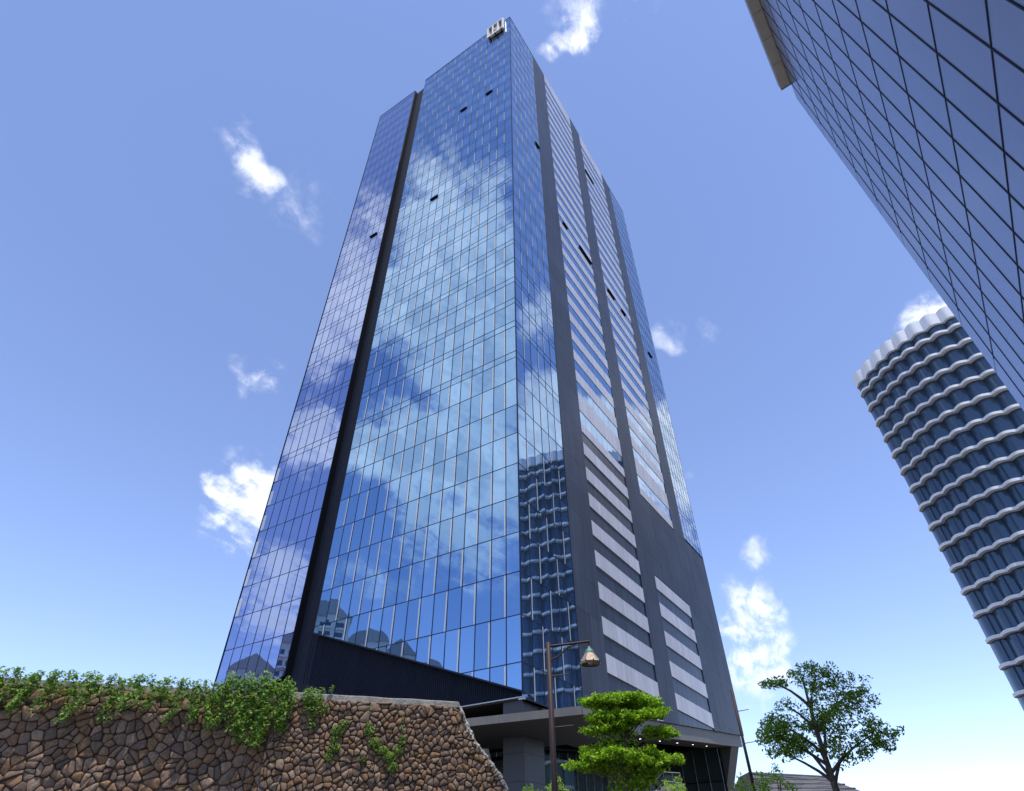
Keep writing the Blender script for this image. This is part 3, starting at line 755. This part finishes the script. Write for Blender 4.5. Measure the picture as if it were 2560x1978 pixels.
# plants on the wall
def hanging(name, label, blobs, size, m='vine_leaf', cat='vine', stems=()):
    c = blobs[0]; root = thing(name, label, cat, FW(c[0], c[1], .1))
    lf = MB()
    for (s, z, rs, rz, o, n) in blobs:
        for _ in range(n):
            while True:
                a, b = rw.uniform(-1, 1), rw.uniform(-1, 1)
                if a*a+b*b < 1: break
            hump = sqrt(max(0, 1-a*a-b*b))
            p = Vector(FW(s+a*rs, z+b*rz, .03+o*(.35+.65*rw.random())*(.3+.7*hump)))
            leaf(lf, p, size*rw.uniform(.6, 1.35), .55, rw, up=(WN*.6+Vector((0, 0, 1))).normalized())
    lf.build('foliage', m, root)
    st = MB()
    for pl in stems: st.tube([FW(*p) for p in pl], .006, 5)
    if not stems:
        for (s, z, rs, rz, o, n) in blobs[:6]: st.tube([FW(s, z+rz, .02), FW(s+.01, z, .05), FW(s, z-rz*.7, .04)], .006, 5)
    st.build('stem', 'bark', root)
    return root
def strands(s0, s1, n, lmin, lmax, top):
    out = []
    for k in range(n):
        s = s0+(s1-s0)*(k+rw.random())/n; z = top+rw.uniform(-.04, .07); zb = z-rw.uniform(lmin, lmax); o = rw.uniform(.10, .24)
        while z > zb:
            r = rw.uniform(.05, .105); out.append((s, z, r*1.15, r, o, int(r*430))); z -= r*rw.uniform(.7, 1.3); s += rw.uniform(-.05, .05)
    return out
hanging('ivy_mass', 'big bright green ivy mass hanging over the left end of the stone wall', strands(-.95, .22, 20, .35, .95, 4.46)+strands(-.9, .12, 8, .15, .3, 4.6), .066)
hanging('ivy_mass', 'shaded green ivy falling over the far left stretch of the stone wall', strands(-4.9, -1.0, 34, .2, .75, 4.45), .07)
hanging('wall_plant', 'leafy weed growing from the top of the stone wall next to the ivy mass', [
    (.60, 4.36, .20, .15, .12, 330), (.66, 4.18, .20, .16, .12, 200), (.66, 3.95, .10, .16, .07, 90), (.86, 4.16, .08, .10, .06, 40), (.50, 4.45, .1, .1, .08, 70), (.74, 4.46, .07, .09, .06, 50)], .05, 'vine_leaf', 'plant',
    [[(.62, 3.75, .0), (.62, 4.1, .06), (.58, 4.5, .07)], [(.62, 3.9, .02), (.68, 4.2, .08), (.76, 4.52, .08)]])
hanging('wall_plant', 'small sprig standing alone on the coping of the stone wall', [(.92, 4.50, .05, .06, .05, 26), (.94, 4.56, .03, .04, .03, 12)], .045, 'vine_leaf', 'plant', [[(.91, 4.4, -.05), (.92, 4.48, 0), (.93, 4.57, .02)]])
hanging('wall_vine', 'short green vine patch low on the wall below the leafy weed', [
    (1.26, 3.95, .09, .07, .06, 70), (1.16, 3.82, .12, .10, .08, 150), (1.12, 3.70, .07, .08, .07, 60), (1.14, 3.55, .11, .10, .08, 130), (1.08, 3.42, .10, .08, .06, 70)], .05)
hanging('wall_vine', 'U-shaped green vine looping across the middle of the stone wall', [
    (1.70, 3.95, .07, .05, .05, 30), (1.74, 3.84, .10, .10, .07, 130), (1.86, 3.66, .12, .09, .08, 170), (2.00, 3.54, .13, .07, .08, 170), (2.16, 3.44, .13, .08, .09, 190), (2.22, 3.28, .10, .10, .09, 150), (2.30, 3.56, .09, .09, .07, 110), (2.36, 3.72, .07, .08, .06, 70), (2.33, 3.90, .04, .08, .04, 18), (1.68, 4.2, .02, .12, .02, 10), (2.34, 4.08, .03, .12, .03, 14)], .048, 'vine_leaf', 'vine',
    [[(1.66, 4.36, .02), (1.68, 4.1, .04), (1.72, 3.9, .05), (1.9, 3.6, .07), (2.18, 3.4, .08), (2.2, 3.2, .06)], [(2.33, 4.3, .02), (2.36, 4.0, .04), (2.34, 3.7, .06), (2.2, 3.45, .08)]])
hanging('wall_plant', 'dry brownish tuft low on the wall left of the vine loop', [(1.66, 3.38, .10, .06, .06, 70), (1.68, 3.32, .07, .05, .05, 40)], .04, 'leaf_olive', 'plant')

# ---------------------------------------------------------------- street lamps
def street_lamp(label, x, y, h, base, arm_dir, grp, bell=True):
    root = thing('street_lamp', label, 'lamp', (x, y, base), grp)
    hh = h-base; r0 = .105 if bell else .085
    pole = MB(); pole.tube([(x, y, base), (x, y, base+hh*.5), (x, y, h)], [r0, r0*.82, r0*.68], 14)
    pole.lathe([(.17, 0), (.17, .5), (.12, .6), (.11, .62)], (x, y, base), 14)
    pole.build('pole', 'rust_iron', root, smooth=True)
    a = Vector((*arm_dir, 0)).normalized(); top = Vector((x, y, h-.12)); brk = a
    if not bell: a = Vector((.30, .95, 0)).normalized()
    MB().tube([top-a*.04, top+a*1.28+Vector((0, 0, .12))], [.042, .036], 8).build('arm', 'rust_iron', root)
    MB().tube([top+Vector((0, 0, -.42)), top+a*.3+Vector((0, 0, -.30)), top+a*.62+Vector((0, 0, -.03)), top+a*.82+Vector((0, 0, .02))], .026, 7).build('brace', 'rust_iron', root)
    if not bell:
        for zz, L in ((h-.98, .60), (h-2.35, .62)):
            p = Vector((x, y, zz)); MB().tube([p, p+brk*L+Vector((0, 0, .05))], [.02, .016], 6).build('banner_bracket', 'rust_iron', root)
        return root
    e = top+a*1.26+Vector((0, 0, .10))
    hang = MB(); hang.tube([e, e-Vector((0, 0, .26))], .022, 7); hang.build('hanger', 'rust_iron', root)
    sh = MB(); c = e-Vector((0, 0, .66))
    sh.lathe([(.30, 0), (.335, .05), (.135, .34)], c, 12)
    sh.lathe([(.28, .0), (.32, .05), (.125, .33)], c, 12)
    sh.lathe([(.30, 0), (.28, 0)], c, 12)
    shade = sh.build('lamp_shade', 'copper_shade', root)
    MB().lathe([(.155, .32), (.15, .36), (.10, .44), (.05, .48), (.03, .53), (0, .53)], c, 14).build('cap', 'verdigris', root, smooth=True)
    MB().lathe([(.0, -.0), (.07, .03), (.10, .12), (.08, .22), (0, .28)], c, 12).build('bulb', 'sign_cream', shade, smooth=True)
    for k in range(9):
        an = 2*pi*(k+.0)/9; MB().lathe([(0, -.02), (.02, 0), (.018, .03), (0, .04)], c+Vector((cos(an)*.335, sin(an)*.335, .05)), 6).build('rivet', 'rust_iron', shade)
    for zz, L in ((h-.98, .60), (h-2.35, .62)):
        p = Vector((x, y, zz)); MB().tube([p, p+brk*L+Vector((0, 0, .05))], [.02, .016], 6).build('banner_bracket', 'rust_iron', root)
    return root
street_lamp('rusty brown street lamp with a hanging copper bell shade before the tower corner', .50, -29.46, 7.40, 0.2, (1, -.06), 'rusty street lamps')
street_lamp('rusty street lamp pole with thin bracket arms at the right edge of the tower', 10.35, -16.2, 9.05, TZ, (.60, -.22), 'rusty street lamps', False)

# ---------------------------------------------------------------- trees and shrubs
def branch_tube(mb, p, q, r0, r1, rnd, sag=.1):
    p, q = Vector(p), Vector(q); n = 5; pts = []
    for i in range(n):
        t = i/(n-1); c = p.lerp(q, t); c.z += sin(t*pi)*sag; c.x += rnd.uniform(-.03, .03)*t; c.y += rnd.uniform(-.03, .03)*t; pts.append(c)
    mb.tube(pts, [r0+(r1-r0)*i/(n-1) for i in range(n)], 6)
rt_ = random.Random(21)
def tiered_tree():
    x, y = 3.70, -22.75
    root = thing('shade_tree', 'bright green tree with layered flat branches in front of the tower entrance', 'tree', (x, y, .0))
    tr = MB(); tr.tube([(x-.1, y, 0), (x-.15, y, 2.5), (x-.22, y, 4.6), (x-.08, y, 5.5), (x+.1, y, 6.5), (x+.15, y, 7.2)], [.18, .15, .12, .09, .055, .025], 9)
    pads = [  # centre x,y,z  radii  leaves
        (3.15, -22.7, 7.10, .95, .9, .26, 1500), (4.35, -22.6, 7.05, .85, .9, .28, 1300), (2.62, -22.9, 7.12, .55, .6, .14, 420), (3.8, -22.7, 7.22, .8, .8, .2, 700),
        (4.9, -22.9, 6.72, .5, .6, .2, 500), (3.3, -22.4, 6.78, .9, .7, .22, 600), (4.6, -23.3, 6.55, .55, .5, .16, 380),
        (2.75, -22.9, 6.52, .55, .6, .22, 620), (3.4, -23.1, 6.55, .75, .6, .2, 700), (2.65, -22.8, 6.18, .62, .7, .20, 640), (3.35, -22.9, 6.22, .6, .6, .18, 420), (3.9, -23.2, 6.42, .5, .5, .16, 320),
        (4.9, -22.8, 6.05, .62, .6, .14, 420), (5.25, -22.9, 5.98, .42, .4, .16, 300),
        (2.45, -22.8, 5.42, .55, .6, .22, 560), (2.6, -23.1, 5.15, .7, .6, .16, 520), (3.5, -23.1, 5.22, .75, .7, .22, 800), (3.0, -23.3, 5.35, .5, .4, .14, 320), (4.3, -23.0, 5.30, .6, .6, .2, 560), (5.0, -23.0, 5.12, .65, .6, .16, 560), (1.75, -22.8, 4.98, .45, .4, .12, 280), (2.3, -22.9, 4.92, .5, .5, .14, 300), (4.2, -23.2, 5.0, .7, .5, .14, 380), (3.3, -22.5, 4.82, .9, .6, .16, 420), (3.9, -22.8, 4.45, .6, .5, .22, 380), (4.2, -22.9, 4.75, .5, .4, .15, 200)]
    lf = MB()
    for (a, b, c, rx, ry, rz, n) in pads:
        sz = min(c-.15, 6.9); t = max(0, (sz-4.2)/3)
        st = (x-.18+.28*t, y, max(4.3, sz-.55))
        branch_tube(tr, st, (a, b, c-.05), .035, .010, rt_)
        for _ in range(3): branch_tube(tr, (a+(st[0]-a)*.35, b+(st[1]-b)*.35, c-.1), (a+rt_.uniform(-.8, .8)*rx, b+rt_.uniform(-.8, .8)*ry, c), .014, .005, rt_, .03)
        # each pad is a spray of small leaf tufts
        leaf_cloud(lf, (a, b, c), (rx*1.02, ry, rz*.8), int(n*.6), .13, .5, .2, rt_)
        nt = max(4, n//14)
        for _ in range(nt):
            an = rt_.uniform(0, 2*pi); rr = sqrt(rt_.random())
            cx, cy, cz = a+cos(an)*rr*rx*rt_.uniform(.9, 1.22), b+sin(an)*rr*ry*1.08, c+rt_.uniform(-.7, 1.15)*rz*(1-.45*rr)
            leaf_cloud(lf, (cx, cy, cz), (.19, .19, .10), 20, .165, .45, .0, rt_)
    for (a, b, cc, rx, ry, rz, nn) in ((3.6, -22.6, 6.6, 1.0, .6, .5, 700), (3.5, -22.5, 5.9, .9, .6, .4, 500), (3.4, -22.5, 5.0, 1.3, .6, .4, 800), (4.4, -22.5, 5.0, .9, .5, .4, 500), (3.6, -22.6, 4.35, .9, .5, .3, 500)):
        leaf_cloud(lf, (a, b, cc), (rx, ry, rz), nn//2, .16, .35, .0, rt_)
    tr.build('trunk', 'bark', root); lf.build('crown', 'leaf_bright', root)
    return root
tiered_tree()
def round_tree(name, label, x, y, z0, blobs, size, m, trunk_r=.14, seed=3, grp=None):
    r = random.Random(seed); root = thing(name, label, 'tree', (x, y, z0), grp)
    tr = MB(); zt = max(b[2] for b in blobs); tr.tube([(x, y, z0), (x+.05, y, z0+(zt-z0)*.4), (x, y+.05, z0+(zt-z0)*.75), (x+.02, y, zt)], [trunk_r, trunk_r*.8, trunk_r*.5, .02], 9)
    lf = MB()
    for (a, b, c, rx, ry, rz, n) in blobs:
        branch_tube(tr, (x, y, max(z0+.5, c-rz-.5)), (a, b, c), .05, .012, r)
        for _ in range(max(5, n//22)):
            d = Vector((r.gauss(0, 1), r.gauss(0, 1), r.gauss(0, 1))).normalized()*r.random()**.4
            leaf_cloud(lf, (a+d.x*rx, b+d.y*ry, c+d.z*rz), (.2, .2, .13), 34, size, .35, .0, r)
    tr.build('trunk', 'bark', root); lf.build('crown', m, root); return root
round_tree('garden_tree', 'leafy tree entering at the right side above the low house roof', 7.85, -29.9, 0.0, [
    (7.0, -29.9, 6.05, .42, .5, .12, 300), (8.3, -29.8, 6.2, .7, .7, .4, 900), (7.15, -29.9, 5.45, .3, .4, .14, 90), (6.8, -29.9, 5.0, .45, .5, .26, 600), (6.55, -29.8, 4.72, .42, .5, .22, 480), (7.15, -29.9, 4.6, .6, .6, .4, 900), (6.7, -29.8, 4.30, .4, .4, .16, 260), (8.3, -29.8, 5.2, .8, .8, .5, 1400), (9.2, -29.7, 5.8, .7, .7, .5, 1100), (8.6, -29.7, 4.4, .8, .7, .4, 800), (9.6, -29.5, 4.8, .7, .7, .5, 900)], .10, 'leaf_mid', .13, 5)
def shrub(label, x, y, z0, w, d, h, n, m, seed, size=.09):
    r = random.Random(seed); root = thing('shrub', label, 'shrub', (x, y, z0), 'shrubs along the terrace edge')
    st = MB(); lf = MB()
    for _ in range(6): branch_tube(st, (x, y, z0), (x+r.uniform(-.6, .6)*w, y+r.uniform(-.6, .6)*d, z0+h*.7), .02, .006, r)
    for _ in range(n//20):
        a = r.uniform(-1, 1); b = r.uniform(-1, 1); hh = (1-.5*a*a-.3*b*b)*h*r.uniform(.55, 1)
        leaf_cloud(lf, (x+a*w, y+b*d, z0+hh), (.14, .14, .09), 20, size, .4, .0, r)
    st.build('stem', 'bark', root); lf.build('foliage', m, root); return root
PLT = MB().box(-1.6, 10.5, -28.2, -25.2, 0, 2.74).build('planter', 'concrete'); tag(PLT, 'long concrete planter bed holding the shrubs before the entrance', 'planter')
shrub('low green shrub at the foot of the lamp pole', .75, -26.5, 2.75, .6, .4, 1.5, 700, 'leaf_bright', 1)
shrub('low leafy shrub just left of the lamp pole', -.1, -26.2, 2.75, .5, .4, 1.4, 500, 'leaf_mid', 2)
shrub('rounded yellow green shrub right of the layered tree', 4.45, -26.6, 2.75, .6, .4, 1.6, 700, 'leaf_bright', 3)
shrub('clipped green hedge shrub beneath the right lamp', 6.3, -27.4, 2.75, .6, .4, 1.4, 700, 'leaf_bright', 4)
shrub('taller green shrub under the tree at the right side', 7.1, -27.6, 2.75, .7, .5, 1.7, 1100, 'leaf_bright', 6)

# ---------------------------------------------------------------- entrance stairs
ST = thing('entrance_stairs', 'pale stepped entrance stairs with grey metal railing beside the layered tree', 'stairs', (6.9, -11.1, TZ))
def step_block(x0, x1, y0, y1, z0, z1): return MB().box(x0, x1, y0, y1, z0, z1)
fl = MB()
for k in range(9):
    step_block(5.2+k*.22, 5.42+k*.22, -11.9, -9.6, TZ, 4.2+k*.16).build('step', 'concrete', ST)
step_block(7.18, 8.2, -11.9, -9.6, TZ, 5.6).build('landing', 'concrete', ST)
rl = MB(); ry = -11.85
pts = [(5.3, ry, 5.2), (6.45, ry, 5.65), (6.75, ry, 5.72), (7.22, ry, 6.12), (8.1, ry, 6.06)]
rl.tube(pts, .03, 7); rl.tube([(p[0], p[1], p[2]-.42) for p in pts], .018, 6)
rl.build('handrail', 'steel_rail', ST)
for (a, zt) in ((5.3, 5.2), (5.9, 5.42), (6.45, 5.65), (6.85, 5.8), (7.22, 6.12), (7.68, 6.09), (8.1, 6.06)):
    MB().tube([(a, ry, zt-.95), (a, ry, zt)], .022, 6).build('baluster', 'steel_rail', ST)
for (p, q) in zip(pts, pts[1:]):
    MB().add([(p[0]+.05, ry+.01, p[2]-.85), (q[0]-.05, ry+.01, q[2]-.85), (q[0]-.05, ry+.01, q[2]-.06), (p[0]+.05, ry+.01, p[2]-.06)], [(0, 1, 2, 3)]).build('glass_infill', 'lobby_glass', ST)

# ---------------------------------------------------------------- low house at the right
HS = thing('low_house', 'low grey-roofed house behind the right lamp and trees', 'house', (24, 18, TZ))
hw = MB().box(21.5, 32, 17.5, 27, TZ, 7.4); hw.build('wall', 'condo_wall', HS)
hr = MB().add([(21.4, 16.6, 7.3), (33, 16.6, 7.3), (33, 28, 7.3), (21.4, 28, 7.3), (22.2, 19.2, 9.9), (30, 21.5, 9.8), (30, 23, 9.8), (22.3, 23, 9.9)], [(0, 1, 5, 4), (1, 2, 6, 5), (2, 3, 7, 6), (3, 0, 4, 7), (4, 5, 6, 7), (3, 2, 1, 0)])
hro = hr.build('roof', 'roof_dark', HS)
for k in range(6):
    t = (k+.5)/6
    MB().tube([Vector((21.4, 16.55, 7.36)).lerp(Vector((22.2, 19.15, 9.96)), t), Vector((33, 16.55, 7.36)).lerp(Vector((30, 21.45, 9.86)), t)], .06, 5).build('roof_batten', 'roof_dark', hro)
for k in range(3):
    w = MB().box(22.5+k*3, 24.2+k*3, 17.42, 17.5, 4.8, 6.6).build('window', 'condo_glass', HS)
    MB().box(22.4+k*3, 24.3+k*3, 17.36, 17.44, 4.65, 4.79).build('sill', 'concrete', w)

# ---------------------------------------------------------------- neighbouring tower with a panelled eave, top right
NV = Vector((.6, .8, 0)); NO = Vector((20.1, -31.43, 0)); NX = Vector((.8, -.6, 0))
def FN(s, z, o=0.0): p = NO+NV*s-NX*o; return (p.x, p.y, z)     # o outward is towards the street
NB = thing('neighbour_tower', 'grey neighbouring tower with beige panelled eave overhead at the top right', 'building', FN(-10, 0, -6))
nb = MB(); nb.fbox(FN, -24, 9.5, 0, 60.6, -18, -.95); nb.build('body', 'backing', NB)
k = 0; s = -24.0
gl = []
while s < 9.4:
    for zz in range(12, 60, 4):
        MB().fbox(FN, s+.03, s+1.9, zz+.04, min(zz+3.96, 59.9), -.95, -.88).build('pane', 'neighbour_glass', NB)
    s += 1.95
nm = MB(); s = -24.0
while s < 9.6: nm.fbox(FN, s-.035, s+.03, 12, 60.0, -.95, -.855); s += 1.95
for zz in range(12, 60, 4): nm.fbox(FN, -24, 9.5, zz-.03, zz+.03, -.95, -.86)
nm.build('mullion_grid', 'mullion', NB)
s = -24.5
while s < 9.3:
    MB().fbox(FN, s+.025, s+2.575, 60.0, 60.9, -.85, .0).build('eave_panel', 'neighbour_panel', NB); s += 2.6
MB().fbox(FN, -24.6, 9.5, 60.06, 61.2, -18, .02).build('roof_edge', 'roof_grey', NB)

# ---------------------------------------------------------------- buildings mirrored in the glass
def curvy_tower():
    az = radians(58); base = Vector((-43.5+210*sin(az), -21.2+210*cos(az), 0))
    root = thing('apartment_tower', 'dark curved apartment tower with wavy pale balcony bands mirrored in the corner glass', 'building', base)
    d = Vector((sin(az), cos(az), 0)); rgt = Vector((d.y, -d.x, 0))
    # the front looks back to the office tower
    def outline(off, nseg=100):
        pts = []
        for i in range(nseg+1):
            t = i/nseg*2-1; w = 24.0
            y = -2.5*cos(t*pi*.5)*3 + 1.3*abs(sin(t*pi*5.0))*-1 + off
            p = base + rgt*(t*w) + d*y; pts.append((p.x, p.y))
        for t in (1, -1):
            p = base+rgt*(t*24.0)+d*22; pts.append((p.x, p.y))
        return pts[::-1]
    MB().prism(outline(1.6), 0, 136).build('body', 'condo_glass', root)
    sl = MB().prism(outline(0), -.2, .6).mesh('balcony_band', 'condo_slab')
    for k in range(21):
        o = bpy.data.objects.new('balcony_band', sl); COL.objects.link(o); o.parent = root; o.location = Vector((0, 0, 4+k*6.4))-base
    MB().prism(outline(.5), 136, 140.5).build('parapet', 'condo_slab', root)
curvy_tower()
def gable_condo(label, azd, rng, w, dep, h, seed, style):
    r = random.Random(seed); az = radians(azd); base = Vector((43.5+rng*sin(az), 21.2+rng*cos(az), 0))
    root = thing('gabled_condominium', label, 'building', base, 'condominiums mirrored in the front glass')
    d = Vector((sin(az), cos(az), 0)); rg = Vector((d.y, -d.x, 0))
    def F(s, z, o=0.0): p = base+rg*s-d*o; return (p.x, p.y, z)
    MB().fbox(F, -w/2, w/2, 0, h, -dep, 0).build('wall', 'condo_wall', root)
    rf = MB()
    if style == 'gable': rf.fprism(F, [(-w/2-.6, h), (w/2+.6, h), (w*.18, h+5.5), (-w*.18, h+5.5)], -dep-.5, .6)
    elif style == 'arch': rf.fprism(F, [(-w/2-.4, h)]+[(w/2*cos(pi*k/10), h+4.5*sin(pi*k/10)) for k in range(11)]+[(-w/2-.4, h)][:0], -dep, .5)
    else: rf.fprism(F, [(-w/2-.6, h), (w/2+.6, h), (0, h+6)], -dep-.5, .6)
    rf.build('roof', 'roof_grey', root)
    for f in range(6):
        zz = h-2.8-f*3.4
        for c in (-.3, 0, .3):
            wi = MB().fbox(F, c*w-w*.09, c*w+w*.09, zz-1.3, zz+.6, .02, .12).build('window', 'condo_glass', root)
            MB().fbox(F, c*w-w*.11, c*w+w*.11, zz-1.9, zz-1.35, .02, 1.1).build('balcony', 'condo_slab', wi)
gable_condo('tall cream condominium with hipped grey roof, highest mirrored in the front glass', -97.6, 225, 17, 16, 78, 1, 'gable')
gable_condo('cream condominium with an arched roof, second in the mirrored row', -101.6, 228, 15, 15, 70, 2, 'arch')
gable_condo('cream condominium with pointed gable, third in the mirrored row', -104.6, 232, 12, 14, 67, 3, 'point')
gable_condo('small arched condominium at the low end of the mirrored row', -107.2, 235, 12, 12, 62.5, 4, 'arch')
gable_condo('stepped cream condominium mirrored low in the narrow glass slab', -92.6, 222, 15, 14, 56, 5, 'point')
gable_condo('slim condominium mirrored along the edge of the narrow glass slab', -95.4, 215, 9, 12, 64, 6, 'arch')
